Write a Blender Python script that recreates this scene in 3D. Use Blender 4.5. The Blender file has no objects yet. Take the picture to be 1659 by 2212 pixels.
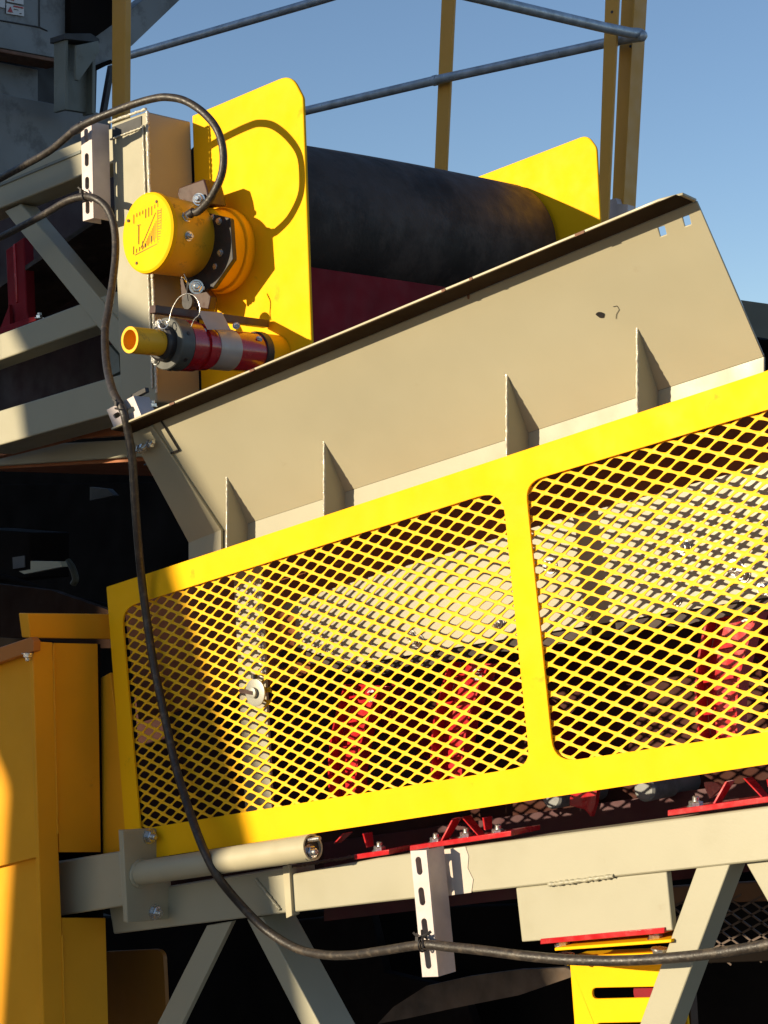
import bpy, bmesh, math, random
from mathutils import Vector, Matrix, noise
from mathutils.geometry import delaunay_2d_cdt
from math import radians, sin, cos, tan, atan, atan2, pi, sqrt, hypot
random.seed(7)
S = bpy.context.scene

# ------------------------------------------------------------------ camera, world, sun
F = 3710.0; TH = radians(42.5); HY = 1150.0; CX = 829.5; CY = 1106.0
PITCH = atan((HY - CY) / F)
RT = Vector((cos(TH), sin(TH), 0)); HH = Vector((-sin(TH), cos(TH), 0))
FW = HH * cos(PITCH) + Vector((0, 0, sin(PITCH))); UPV = RT.cross(FW)
CAM = -3.01 * HH + Vector((0, 0, 1.7))
cd = bpy.data.cameras.new('camera'); cam = bpy.data.objects.new('camera', cd); S.collection.objects.link(cam)
mw = Matrix((RT, UPV, -FW)).transposed().to_4x4(); mw.translation = CAM
cam.matrix_world = mw
cd.sensor_fit = 'HORIZONTAL'; cd.sensor_width = 36; cd.lens = 36 * F / 1659.0
cd.clip_start = 0.05; cd.clip_end = 2000
S.camera = cam

SUN = Vector((0.387, 0.91, -0.165)).normalized()       # direction the light travels
W = bpy.data.worlds.new('World'); S.world = W; W.use_nodes = True
wn = W.node_tree.nodes; wl = W.node_tree.links
bg = wn['Background']
sky = wn.new('ShaderNodeTexSky'); sky.sky_type = 'NISHITA'; sky.sun_disc = False
sky.sun_elevation = math.asin(-SUN.z); sky.sun_rotation = atan2(-SUN.x, -SUN.y)
sky.air_density = 0.9; sky.dust_density = 0.1; sky.ozone_density = 4.0; sky.altitude = 300
tint = wn.new('ShaderNodeMix'); tint.data_type = 'RGBA'; tint.blend_type = 'MULTIPLY'; tint.inputs[0].default_value = 1
tint.inputs[7].default_value = (1.38, 0.98, 0.80, 1)               # warm camera white balance
wl.new(sky.outputs[0], tint.inputs[6]); wl.new(tint.outputs[2], bg.inputs[0]); bg.inputs[1].default_value = 0.137
sl = bpy.data.lights.new('sun', 'SUN'); sl.energy = 4.4; sl.angle = radians(0.5); sl.color = (1.0, 0.85, 0.60)
so = bpy.data.objects.new('sun', sl); S.collection.objects.link(so)
so.rotation_euler = SUN.to_track_quat('-Z', 'Y').to_euler()
S.view_settings.view_transform = 'Standard'; S.view_settings.look = 'None'
S.view_settings.exposure = 0.73; S.view_settings.gamma = 1.0

# ------------------------------------------------------------------ measuring helpers
def ray(x, y): return FW * F + RT * (x - CX) + UPV * (CY - y)
def U(x, y, X=None, Y=None, Z=None):
    d = ray(x, y)
    if X is not None: t = (X - CAM.x) / d.x
    elif Y is not None: t = (Y - CAM.y) / d.y
    else: t = (Z - CAM.z) / d.z
    return CAM + d * t
def UPL(x, y, p0, n):
    d = ray(x, y); return CAM + d * ((p0 - CAM).dot(n) / d.dot(n))
def PX(p):
    q = p - CAM; z = q.dot(FW); return CX + F * q.dot(RT) / z, CY - F * q.dot(UPV) / z
XA, YA, ZA = Vector((1, 0, 0)), Vector((0, 1, 0)), Vector((0, 0, 1))
E1 = Vector((0.9744, 0, 0.2250)).normalized()            # up the lower conveyor
E2 = Vector((-E1.z, 0, E1.x))
def polyY(px, Y): return [U(x, y, Y=Y) for x, y in px]
def polyX(px, X): return [U(x, y, X=X) for x, y in px]
def rounded(pts, rad, n=7):
    out = []; N = len(pts)
    for i in range(N):
        r = rad[i] if isinstance(rad, (list, tuple)) else rad
        p = Vector(pts[i]).to_2d() if len(pts[i]) == 3 else Vector(pts[i])
        a = Vector(pts[i - 1]) - p; b = Vector(pts[(i + 1) % N]) - p
        if r <= 0: out.append(tuple(p)); continue
        ang = a.angle(b); t = min(r / tan(ang / 2), a.length * .48, b.length * .48)
        p1 = p + a.normalized() * t; p2 = p + b.normalized() * t
        for k in range(n + 1):
            s = k / n
            out.append(tuple(p1 * (1 - s) ** 2 + p * 2 * s * (1 - s) + p2 * s ** 2))
    return out
def slot(cx, y0, y1, w, lean=0.0, n=6):
    """upright round-ended slot in pixels"""
    out = []
    h = w / 2 * 1.25
    for k in range(n + 1):
        a = pi + pi * k / n; out.append((cx - lean * (y1 - y0) / 2 + w / 2 * cos(a), y0 + h + h * sin(a)))
    for k in range(n + 1):
        a = pi * k / n; out.append((cx + lean * (y1 - y0) / 2 + w / 2 * cos(a), y1 - h + h * sin(a)))
    return out

# ------------------------------------------------------------------ materials
MATS = {}
def mat(name, col, rough=0.5, metal=0.0, var=0.06, vscale=6, bump=0.05, bscale=300, dirt=0.0, dcol=(0.10, 0.07, 0.045),
        dscale=18, dthr=0.62, spec=0.5, rvar=0.12, coat=0.0, blotch=None):
    if name in MATS: return MATS[name]
    m = bpy.data.materials.new(name); m.use_nodes = True; nt = m.node_tree; N = nt.nodes; L = nt.links
    b = N['Principled BSDF']; tc = N.new('ShaderNodeTexCoord')
    n1 = N.new('ShaderNodeTexNoise'); n1.inputs['Scale'].default_value = vscale; n1.inputs['Detail'].default_value = 6
    L.new(tc.outputs['Object'], n1.inputs['Vector'])
    mr = N.new('ShaderNodeMapRange'); mr.inputs[1].default_value = 0.3; mr.inputs[2].default_value = 0.7
    mr.inputs[3].default_value = 1 - var; mr.inputs[4].default_value = 1 + var
    L.new(n1.outputs[0], mr.inputs[0])
    hs = N.new('ShaderNodeMix'); hs.data_type = 'RGBA'; hs.blend_type = 'MULTIPLY'; hs.inputs[0].default_value = 1
    hs.inputs[6].default_value = (*col, 1); L.new(mr.outputs[0], hs.inputs[7])
    last = hs.outputs[2]
    if blotch:
        n4 = N.new('ShaderNodeTexNoise'); n4.inputs['Scale'].default_value = blotch[1]; n4.inputs['Detail'].default_value = 3
        L.new(tc.outputs['Object'], n4.inputs['Vector'])
        m4 = N.new('ShaderNodeMapRange'); m4.inputs[1].default_value = blotch[2]; m4.inputs[2].default_value = blotch[2] + .12
        L.new(n4.outputs[0], m4.inputs[0])
        x4 = N.new('ShaderNodeMix'); x4.data_type = 'RGBA'; L.new(m4.outputs[0], x4.inputs[0])
        L.new(last, x4.inputs[6]); x4.inputs[7].default_value = (*blotch[0], 1); last = x4.outputs[2]
    if dirt > 0:
        n3 = N.new('ShaderNodeTexNoise'); n3.inputs['Scale'].default_value = dscale; n3.inputs['Detail'].default_value = 9
        n3.inputs['Roughness'].default_value = 0.7
        L.new(tc.outputs['Object'], n3.inputs['Vector'])
        m3 = N.new('ShaderNodeMapRange'); m3.inputs[1].default_value = dthr; m3.inputs[2].default_value = dthr + 0.10
        m3.inputs[4].default_value = dirt
        L.new(n3.outputs[0], m3.inputs[0])
        x3 = N.new('ShaderNodeMix'); x3.data_type = 'RGBA'; L.new(m3.outputs[0], x3.inputs[0])
        L.new(last, x3.inputs[6]); x3.inputs[7].default_value = (*dcol, 1); last = x3.outputs[2]
    L.new(last, b.inputs['Base Color'])
    n2 = N.new('ShaderNodeTexNoise'); n2.inputs['Scale'].default_value = bscale; n2.inputs['Detail'].default_value = 3
    L.new(tc.outputs['Object'], n2.inputs['Vector'])
    bp = N.new('ShaderNodeBump'); bp.inputs['Strength'].default_value = bump; bp.inputs['Distance'].default_value = 0.002
    L.new(n2.outputs[0], bp.inputs['Height']); L.new(bp.outputs[0], b.inputs['Normal'])
    rr = N.new('ShaderNodeMapRange'); rr.inputs[1].default_value = 0.3; rr.inputs[2].default_value = 0.7
    rr.inputs[3].default_value = max(0.05, rough - rvar); rr.inputs[4].default_value = min(1, rough + rvar)
    n5 = N.new('ShaderNodeTexNoise'); n5.inputs['Scale'].default_value = vscale * 3.1; n5.inputs['Detail'].default_value = 5
    L.new(tc.outputs['Object'], n5.inputs['Vector'])
    L.new(n5.outputs[0], rr.inputs[0]); L.new(rr.outputs[0], b.inputs['Roughness'])
    b.inputs['Metallic'].default_value = metal; b.inputs['Specular IOR Level'].default_value = spec
    b.inputs['Coat Weight'].default_value = coat
    MATS[name] = m; return m
YEL = mat('yellow_paint', (0.92, 0.47, 0.004), 0.6, spec=0.10, var=0.05, dirt=0.6, dcol=(0.40, 0.20, 0.01), dthr=0.63, dscale=13)
YELM = mat('yellow_mesh_paint', (0.88, 0.46, 0.012), 0.5, spec=0.18, var=0.05, bump=0.1)
YELS = mat('yellow_stained_paint', (0.86, 0.43, 0.015), 0.5, spec=0.3, var=0.10, dirt=0.7, dcol=(0.22, 0.09, 0.01), dthr=0.56, dscale=26)
YELD = mat('yellow_housing_paint', (0.84, 0.36, 0.012), 0.55, spec=0.25, var=0.05, dirt=0.3, dcol=(0.3, 0.13, 0.02), dthr=0.64)
WNG = mat('beige_hopper_paint', (0.385, 0.345, 0.235), 0.42, var=0.05, vscale=4, dirt=0.30, dcol=(0.26, 0.19, 0.11), dthr=0.66, dscale=14)
BEI = mat('beige_paint', (0.342, 0.316, 0.222), 0.45, var=0.035, vscale=4, dirt=0.35, dcol=(0.24, 0.18, 0.10), dthr=0.67, dscale=12)
BEIW = mat('beige_worn_paint', (0.40, 0.355, 0.235), 0.45, var=0.07, vscale=8, dirt=0.9, dcol=(0.28, 0.09, 0.02), dthr=0.665, dscale=22)
BEIG = mat('beige_weld_paint', (0.52, 0.48, 0.37), 0.14, var=0.15, vscale=60, bump=0.7, bscale=260, coat=0.6)
BEIR = mat('oversprayed_primer', (0.50, 0.42, 0.35), 0.55, var=0.06, vscale=20)
GAL = mat('galvanised_sheet', (0.50, 0.435, 0.42), 0.5, 0.25, var=0.08, vscale=30)
PIPE = mat('galvanised_pipe', (0.38, 0.43, 0.48), 0.38, 0.4, var=0.25, vscale=25, bump=0.2, bscale=90)
ZINC = mat('zinc_plated_steel', (0.62, 0.60, 0.56), 0.27, 0.9, var=0.15, vscale=60)
RUST = mat('rusty_brown_steel', (0.16, 0.07, 0.035), 0.7, 0.0, var=0.3, vscale=30)
BRNZ = mat('brown_bracket_paint', (0.050, 0.020, 0.013), 0.45, 0.0, var=0.2, vscale=20)
BLK = mat('black_steel', (0.018, 0.015, 0.015), 0.5, 0.0, var=0.3, vscale=30)
RED = mat('red_gloss_paint', (0.42, 0.012, 0.016), 0.22, var=0.15, vscale=14, bump=0.15, bscale=60, coat=0.5)
REDD = mat('dark_red_paint', (0.19, 0.012, 0.018), 0.7, spec=.12, var=0.2, vscale=9)
RUB = mat('black_rubber_belt', (0.030, 0.023, 0.020), 0.62, spec=.22, var=0.35, vscale=7, bump=0.3, bscale=120, dirt=0.55, dcol=(0.085, 0.062, 0.052), dthr=0.44, dscale=4)
CAB = mat('black_cable_sheath', (0.026, 0.020, 0.016), 0.5, var=0.3, vscale=40, bump=0.35, bscale=200, dirt=0.4, dcol=(0.13, 0.10, 0.07), dthr=0.52, dscale=60)
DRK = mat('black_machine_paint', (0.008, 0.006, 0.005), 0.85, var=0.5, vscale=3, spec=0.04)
BRN = mat('dark_brown_lining', (0.30, 0.10, 0.035), 0.8, var=0.35, vscale=5, spec=0.2)
GRY = mat('blue_grey_paint', (0.19, 0.195, 0.19), 0.5, var=0.14, vscale=4, dirt=0.5, dcol=(0.04, 0.035, 0.03), dthr=0.52, dscale=7)
GRYD = mat('dark_grey_paint', (0.030, 0.030, 0.030), 0.6, var=0.25, vscale=5)
GRB = mat('grey_green_paint', (0.17, 0.18, 0.15), 0.5, var=0.12, vscale=8, dirt=0.4, dcol=(0.09, 0.06, 0.04), dthr=0.56)
WHT = mat('white_sticker', (0.62, 0.60, 0.58), 0.5, var=0.05)
REDS = mat('red_print', (0.40, 0.03, 0.03), 0.5, var=0.05)
INK = mat('dark_engraving', (0.06, 0.035, 0.003), 0.6, var=0.2, vscale=60)
TAG = mat('silver_tape', (0.42, 0.36, 0.31), 0.4, 0.15, var=0.1, vscale=25)
GRND = mat('gravel_ground', (0.13, 0.115, 0.10), 0.95, var=0.35, vscale=3, bump=1.0, bscale=40)

# ------------------------------------------------------------------ mesh helpers
WORLD = {}
def pip(p, poly):
    r = False; j = len(poly) - 1
    for i in range(len(poly)):
        a, b = poly[i], poly[j]
        if (a.y > p.y) != (b.y > p.y) and p.x < (b.x - a.x) * (p.y - a.y) / (b.y - a.y) + a.x: r = not r
        j = i
    return r
def clean(l):
    out = []
    for p in l:
        p = Vector(p)
        if not out or (p - out[-1]).length > 2e-4: out.append(p)
    if (out[0] - out[-1]).length < 2e-4: out.pop()
    return out
class MB:
    def __init__(s): s.v = []; s.f = []
    def add(s, vs, fs):
        o = len(s.v); s.v += [Vector(v) for v in vs]; s.f += [tuple(i + o for i in f) for f in fs]; return s
    def prism(s, pts, ext, holes=()):
        loops = [list(pts)] + [list(h) for h in holes]; ext = Vector(ext)
        loops = [clean(l) for l in loops]
        flat = [p for l in loops for p in l]; n = len(flat)
        if len(loops) == 1: tris = [tuple(range(n))]
        else:
            nrm = Vector()
            for i_, p_ in enumerate(loops[0]): nrm += Vector(p_).cross(Vector(loops[0][(i_ + 1) % len(loops[0])]))
            nrm.normalize(); ax_ = nrm.orthogonal().normalized(); ay_ = nrm.cross(ax_)
            p2 = [Vector((Vector(p_).dot(ax_), Vector(p_).dot(ay_))) for p_ in flat]
            es = []; o = 0
            for l in loops:
                es += [(o + i_, o + (i_ + 1) % len(l)) for i_ in range(len(l))]; o += len(l)
            res = delaunay_2d_cdt(p2, es, [], 0, 1e-7)
            mp = {k_: (v_[0] if v_ else None) for k_, v_ in enumerate(res[3])}
            tris = [tuple(mp[i_] for i_ in t_) for t_ in res[2]]
            tris = [t_ for t_ in tris if None not in t_]
            polys2 = []; o = 0
            for l in loops: polys2.append(p2[o:o + len(l)]); o += len(l)
            def keep(t_):
                c_ = (p2[t_[0]] + p2[t_[1]] + p2[t_[2]]) / 3
                return pip(c_, polys2[0]) and not any(pip(c_, h_) for h_ in polys2[1:])
            tris = [t_ for t_ in tris if keep(t_)]
        vs = flat + [Vector(p) + ext for p in flat]
        fs = [tuple(t) for t in tris] + [tuple(i + n for i in reversed(t)) for t in tris]
        o = 0
        for l in loops:
            m = len(l)
            for i in range(m):
                a, b = o + i, o + (i + 1) % m; fs.append((a, b, b + n, a + n))
            o += m
        return s.add(vs, fs)
    def box(s, c, a, b, d):
        """centre, three half-extent vectors"""
        c = Vector(c); vs = [c + a * i + b * j + d * k for i in (-1, 1) for j in (-1, 1) for k in (-1, 1)]
        return s.add(vs, [(0, 1, 3, 2), (4, 6, 7, 5), (0, 4, 5, 1), (2, 3, 7, 6), (0, 2, 6, 4), (1, 5, 7, 3)])
    def bar(s, p0, p1, w, h, up=ZA):
        p0, p1 = Vector(p0), Vector(p1); d = (p1 - p0); x = d.normalized()
        y = up.cross(x).normalized(); z = x.cross(y)
        return s.box((p0 + p1) / 2, d / 2, y * w / 2, z * h / 2)
    def lathe(s, p, ax, prof, seg=32, close=True):
        """prof: list of (distance along axis, radius)"""
        p = Vector(p); ax = Vector(ax).normalized()
        t = ZA if abs(ax.z) < .9 else XA
        a = ax.cross(t).normalized(); b = ax.cross(a)
        vs = []; fs = []
        for (d, r) in prof:
            for k in range(seg):
                an = 2 * pi * k / seg; vs.append(p + ax * d + (a * cos(an) + b * sin(an)) * r)
        n = len(prof)
        for i in range(n - 1):
            for k in range(seg):
                k2 = (k + 1) % seg; fs.append((i * seg + k, i * seg + k2, (i + 1) * seg + k2, (i + 1) * seg + k))
        if close:
            fs.append(tuple(reversed(range(seg)))); fs.append(tuple((n - 1) * seg + k for k in range(seg)))
        return s.add(vs, fs)
    def cyl(s, p0, p1, r, seg=28, r1=None, ch=0.0):
        p0, p1 = Vector(p0), Vector(p1); L = (p1 - p0).length; r1 = r if r1 is None else r1
        pr = [(0, r), (L, r1)] if ch <= 0 else [(0, r - ch), (ch, r), (L - ch, r1), (L, r1 - ch)]
        return s.lathe(p0, p1 - p0, pr, seg)
    def pipe(s, p0, p1, r, ri, seg=28):
        p0, p1 = Vector(p0), Vector(p1); L = (p1 - p0).length
        pr = [(0, ri), (0, r), (L, r), (L, ri), (0, ri)]
        return s.lathe(p0, p1 - p0, pr, seg, close=False)
    def tube(s, path, r, seg=12, jit=0.0, cap=True):
        path = [Vector(p) for p in path]; n = len(path); vs = []; fs = []
        t0 = (path[1] - path[0]).normalized(); a = t0.cross(ZA if abs(t0.z) < .9 else XA).normalized()
        for i, p in enumerate(path):
            t = (path[min(i + 1, n - 1)] - path[max(i - 1, 0)]).normalized()
            a = (a - t * a.dot(t)).normalized(); b = t.cross(a)
            rr = (r[i] if isinstance(r, list) else r) * (1 + random.uniform(-jit, jit))
            for k in range(seg):
                an = 2 * pi * k / seg; vs.append(p + (a * cos(an) + b * sin(an)) * rr)
        for i in range(n - 1):
            for k in range(seg):
                k2 = (k + 1) % seg; fs.append((i * seg + k, i * seg + k2, (i + 1) * seg + k2, (i + 1) * seg + k))
        if cap: fs.append(tuple(reversed(range(seg)))); fs.append(tuple((n - 1) * seg + k for k in range(seg)))
        return s.add(vs, fs)
    def torus(s, c, ax, R, r, seg=28, a0=0, a1=2 * pi):
        ax = Vector(ax).normalized(); a = ax.cross(ZA if abs(ax.z) < .9 else XA).normalized(); b = ax.cross(a); c = Vector(c)
        return s.tube([c + (a * cos(a0 + (a1 - a0) * i / seg) + b * sin(a0 + (a1 - a0) * i / seg)) * R for i in range(seg + 1)], r, 8)
    def bolt(s, p, ax, r, stub=True, hd=0.6):
        """washer, hex nut and thread stub standing on a surface"""
        ax = Vector(ax).normalized(); p = Vector(p)
        s.lathe(p, ax, [(0, r * 1.25), (r * .22, r * 1.25)], 20)
        s.lathe(p + ax * r * .22, ax, [(0, r), (r * hd, r), (r * (hd + .15), r * .86)], 6)
        if stub: s.lathe(p + ax * r * (hd + .3), ax, [(0, r * .5), (r * .62, r * .5), (r * .75, r * .38)], 14)
        return s
    def build(s, name, m, parent=None, bev=0.0, smooth=35, label=None):
        c = sum(s.v, Vector()) / len(s.v)
        me = bpy.data.meshes.new(name); me.from_pydata([tuple(v - c) for v in s.v], [], s.f)
        bm = bmesh.new(); bm.from_mesh(me); bmesh.ops.recalc_face_normals(bm, faces=bm.faces); bm.to_mesh(me); bm.free()
        me.materials.append(m)
        for p in me.polygons: p.use_smooth = True
        me.set_sharp_from_angle(angle=radians(smooth))
        o = bpy.data.objects.new(name, me); S.collection.objects.link(o)
        WORLD[o.name] = c
        if parent is not None: o.parent = parent; o.location = c - WORLD[parent.name]
        else: o.location = c
        if bev > 0:
            md = o.modifiers.new('bevel', 'BEVEL'); md.width = bev; md.segments = 2; md.limit_method = 'ANGLE'; md.angle_limit = radians(40)
            md.harden_normals = False
        if label: o['label'] = label
        return o
def thing(name, loc, label, cat, group=None):
    o = bpy.data.objects.new(name, None); o.location = loc; o.empty_display_size = .05
    S.collection.objects.link(o); WORLD[o.name] = Vector(loc)
    o['label'] = label; o['category'] = cat
    if group: o['group'] = group
    return o
def tag(o, label, cat, group=None):
    o['label'] = label; o['category'] = cat
    if group: o['group'] = group
    return o
def copy_thing(root, delta, label):
    r = root.copy(); S.collection.objects.link(r); r.location = root.location + delta; r['label'] = label
    WORLD[r.name] = WORLD[root.name] + delta
    for ch in list(root.children):
        c = ch.copy(); S.collection.objects.link(c); c.parent = r
        for g in list(ch.children):
            d = g.copy(); S.collection.objects.link(d); d.parent = c
    return r
def catmull(P, n=8):
    P = [Vector(p) for p in P]; out = []
    Q = [P[0] * 2 - P[1]] + P + [P[-1] * 2 - P[-2]]
    for i in range(1, len(Q) - 2):
        p0, p1, p2, p3 = Q[i - 1:i + 3]
        for k in range(n):
            t = k / n
            out.append(0.5 * ((2 * p1) + (p2 - p0) * t + (2 * p0 - 5 * p1 + 4 * p2 - p3) * t * t + (-p0 + 3 * p1 - 3 * p2 + p3) * t ** 3))
    out.append(P[-1]); return out
def weld(name, a, b, r, parent, step=0.0035, m=None):
    a, b = Vector(a), Vector(b); n = max(3, int((b - a).length / step)); pts = []; rs = []
    for i in range(n + 1):
        pts.append(a.lerp(b, i / n) + Vector([random.uniform(-1, 1) * r * .22 for _ in range(3)]))
        rs.append(r * (1 + .16 * sin(i * 1.9) + random.uniform(-.2, .2)))
    return MB().tube(pts, rs, 8).build(name, m or BEIG, parent, smooth=70)

# ------------------------------------------------------------------ ground
g = MB(); g.add([(-400, -400, 0), (400, -400, 0), (400, 400, 0), (-400, 400, 0)], [(0, 1, 2, 3)])
go = g.build('ground', GRND); go['kind'] = 'structure'

# ================================================================== UPPER CONVEYOR
YC = 0.20
cf = U(317, 238, Y=YC); XC = cf.x
YP = U(415, 262, X=XC).y                                    # plane of the near yellow head plate
fr = thing('conveyor_frame', (XC, YC, 2.0), 'beige welded box-section frame of the upper conveyor, at the left edge', 'conveyor frame')
col = MB()
top_l, top_r = U(240, 268, Y=YC), U(317, 240, Y=YC); bl, br = U(262, 905, Y=YC), U(338, 868, Y=YC)
col.prism([top_l, top_r, br, bl], (0, YP - YC - .004, 0))
column = col.build('column', BEI, fr, bev=.004)
# end cap plate with a dark strip below, painted as the recess's shade
a, b = top_l + Vector((-.004, -.003, .004)), top_r + Vector((.002, -.003, .004))
weld('weld_bead', a, b, .0032, column)
weld('weld_bead', top_r + Vector((.002, -.001, 0)), br + Vector((.002, -.001, .02)), .0036, column)
weld('weld_bead', top_l + Vector((0, -.002, -.035)), top_r + Vector((-.012, -.002, -.034)), .0022, column)
weld('weld_bead', top_r + Vector((-.010, -.003, -.03)), br + Vector((-.010, -.003, .03)), .0026, column)
cg = MB(); cg.prism([top_l + Vector((.006, 0, -.008)), top_r + Vector((-.016, 0, -.008)), top_r + Vector((-.016, 0, -.032)), top_l + Vector((.006, 0, -.033))], (0, -.002, 0))
cg.build('groove_shade', GRYD, column)
def beamY(name, px, Y, d, m, par, bev=.003):
    return MB().prism(polyY(px, Y), (0, d, 0)).build(name, m, par, bev=bev)
tc = beamY('top_chord', [(-60, 399), (262, 268), (262, 345), (-60, 474)], .235, .07, BEI, fr)
MB().prism(polyY([(-60, 421), (175, 324), (175, 330), (-60, 427)], .233), (0, -.0015, 0)).build('fold_line', GRB, tc)
beamY('diagonal_brace', [(9, 456), (44, 440), (262, 700), (262, 770)], .245, .05, BEI, fr)
bs = MB(); p0 = polyY([(44, 440), (262, 700)], .245)
beamY('middle_chord', [(-60, 744), (169, 658), (262, 626), (262, 690), (207, 704), (-60, 799)], .250, .07, BEI, fr)
beamY('lower_chord', [(-60, 905), (262, 808), (262, 888), (-60, 978)], .21, .12, BEI, fr)
beamY('secondary_beam', [(-60, 975), (64, 961), (266, 950), (320, 948), (320, 985), (-60, 1010)], .42, .05, BEI, fr)
gp = MB().prism(polyY([(236, 745), (256, 768), (259, 802), (238, 812)], .30), (0, .02, 0)).build('gusset_plate', GRB, fr)
# folded underside plates seen between the beams
MB().prism([U(-60, 1008, Y=.44), U(340, 985, Y=.44), U(340, 985, Y=.44) + Vector((0, .75, .0)), U(-60, 1008, Y=.44) + Vector((0, .75, .0))], (0, 0, -.01)).build('bottom_plate', mat('underside_shade_paint', (0.30, 0.09, 0.02), .6, var=.15), fr)  # yellow underside, its deep shade put into the darker colour
ub = MB().prism(polyY([(-60, 978), (240, 893), (262, 900), (262, 940), (150, 948), (-60, 1000)], .36), (0, .03, 0)).build('bottom_flange', mat('underside_shade_paint', (0.3, .1, .02)), fr)

# head plates either side of the pulley
npx = rounded([(415, 250), (628, 160), (654, 210), (673, 760), (675, 880), (436, 880)], [3, 30, 30, 0, 0, 0])
hp = MB().prism(polyY(npx, YP), (0, .008, 0)).build('head_plate', YEL, bev=.002)
tag(hp, 'large bright yellow steel side plate with rounded corner, left of the black drum', 'side plate', 'yellow pulley side plates')
XE = U(655, 300, Y=YP).x
YF = U(1290, 335, X=XE).y
fpx = rounded([(880, 440), (1268, 291), (1288, 318), (1296, 471), (1300, 620), (900, 640)], [0, 26, 26, 0, 0, 0])
fp = MB().prism(polyY(fpx, YF), (0, .008, 0)).build('head_plate', YEL, bev=.002)
tag(fp, 'smaller looking yellow steel side plate at the right end of the black drum', 'side plate', 'yellow pulley side plates')

# head drum with belt
R = .185; dcx = XE - .115 - R
ztop0 = U(680, 331, X=dcx).z
def ztop(px, y): return U(px, y, X=dcx).z
D0 = Vector((dcx, YP + .03, 0)); D1 = Vector((dcx, YF - .02, 0))
x0, _ = PX(Vector((dcx, D0.y, 2.6))); x1, _ = PX(Vector((dcx, D1.y, 2.6)))
D0.z = U(max(x0, 300), 326 + (x0 - 655) * .19, X=dcx).z - R; D1.z = U(x1, 385 + (x1 - 1010) * .19, X=dcx).z - R
print('drum', D0, D1, x0, x1)
dr = thing('head_drum', (dcx, YP, D0.z), 'wide black rubber belt wrapped round the head drum between the yellow side plates', 'conveyor belt')
pr = []; Ld = (D1 - D0).length
for i in range(25):
    t = i / 24; pr.append((t * Ld, R + .006 * sin(pi * t)))
MB().lathe(D0, D1 - D0, pr, 72).build('belt', RUB, dr, smooth=50)
top = MB(); 
tdir = Vector((-1, 0, -.30)).normalized()
q0 = D0 + Vector((0, 0, R)); q1 = D1 + Vector((0, 0, R))
top.add([q0, q1, q1 + tdir * 1.4, q0 + tdir * 1.4, q0 + Vector((0, 0, -.012)), q1 + Vector((0, 0, -.012)), q1 + tdir * 1.4 + Vector((0, 0, -.012)), q0 + tdir * 1.4 + Vector((0, 0, -.012))],
        [(0, 1, 2, 3), (7, 6, 5, 4), (0, 4, 5, 1), (1, 5, 6, 2), (2, 6, 7, 3), (3, 7, 4, 0)])
top.build('belt_run', RUB, dr)
MB().cyl(D0 + Vector((0, -.025, 0)), D1 + Vector((0, .018, 0)), .04).build('axle', ZINC, dr)
# dark red cross beam below the drum
za = U(668, 576, X=XE - .10).z; zb = U(960, 616, X=XE - .10).z
cbm = MB(); yb0, yb1 = YP + .012, YF - .004
xb = XE - .10
cbm.prism([U(668, 576, X=xb), U(1180, 652, X=xb), U(1180, 652, X=xb) - ZA * .32, U(668, 576, X=xb) - ZA * .32], (-.02, 0, 0))
cb = cbm.build('belt_scraper', REDD, bev=.002)
tag(cb, 'dark red scraper board across the underside of the black drum', 'belt scraper')

# ------------------------------------------------------------------ rotation sensor / switch can on the near plate
sc = U(317, 502.5, Y=.125); rc = .0865
sw = thing('junction_box', sc, 'round yellow metal junction can with black cable plugged into its side, on the yellow plate', 'junction box')
AX = Vector((0.02, 1, -.01)).normalized()
rc = (U(317, 502.5, Y=.125) - U(317, 414, Y=.125)).length
body = MB().lathe(sc + AX * .014, AX, [(0, rc * .955), (.004, rc * .965), (.104, rc * .93), (.110, rc * .90)], 56).build('body', YELS, sw, smooth=30)
cov = MB().lathe(sc, AX, [(0, rc * .93), (.003, rc * .985), (.009, rc), (.0125, rc), (.0125, rc * .93)], 56).build('cover', YEL, sw, smooth=30)
# embossed grid and tick marks on the cover
em = MB(); U0 = Vector((1, 0, 0)); V0 = ZA; fc = sc - AX * .0006
def eb(u0, v0, u1, v1, w=.0007):
    em.bar(fc + U0 * u0 * rc + V0 * v0 * rc, fc + U0 * u1 * rc + V0 * v1 * rc, .0012, w, up=AX)
for i in range(9):
    u = -.50 + i * .115; eb(u, .50 + .02 * i, u, .50 + .02 * i - (.22 if i in (0, 4, 5, 6) else .09))
    eb(u, -.48 + .03 * i, u, -.48 + .03 * i + (.10 if i % 3 else .2))
eb(-.30, .20, -.30, -.25, .0012); eb(-.36, .22, -.24, .22)
eb(-.22, -.36, .34, .44, .0010); eb(-.44, -.50, .50, -.30, .0008)
for i in range(13):
    v = -.28 + i * .063; eb(.42, v, .54, v + (.015 if i % 2 else 0), .0009)
eb(.42, -.30, .42, .50); eb(.55, -.28, .55, .52)
for i in range(12):
    u = -.16 + i * .047; eb(u, -.40 + .02 * i, u, -.36 + .055 * i, .0007)
em.build('engraving', INK, cov)
for an in (62, 152, 242, 332):
    p = sc + (XA * cos(radians(an)) + ZA * sin(radians(an))) * rc * .80
    MB().lathe(p - AX * .0015, AX, [(0, .0035), (.004, .0035)], 12).build('screw', INK, cov)
sd = Vector((.985, -.05, .17)).normalized()                     # outwards on the +X flank
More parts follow.
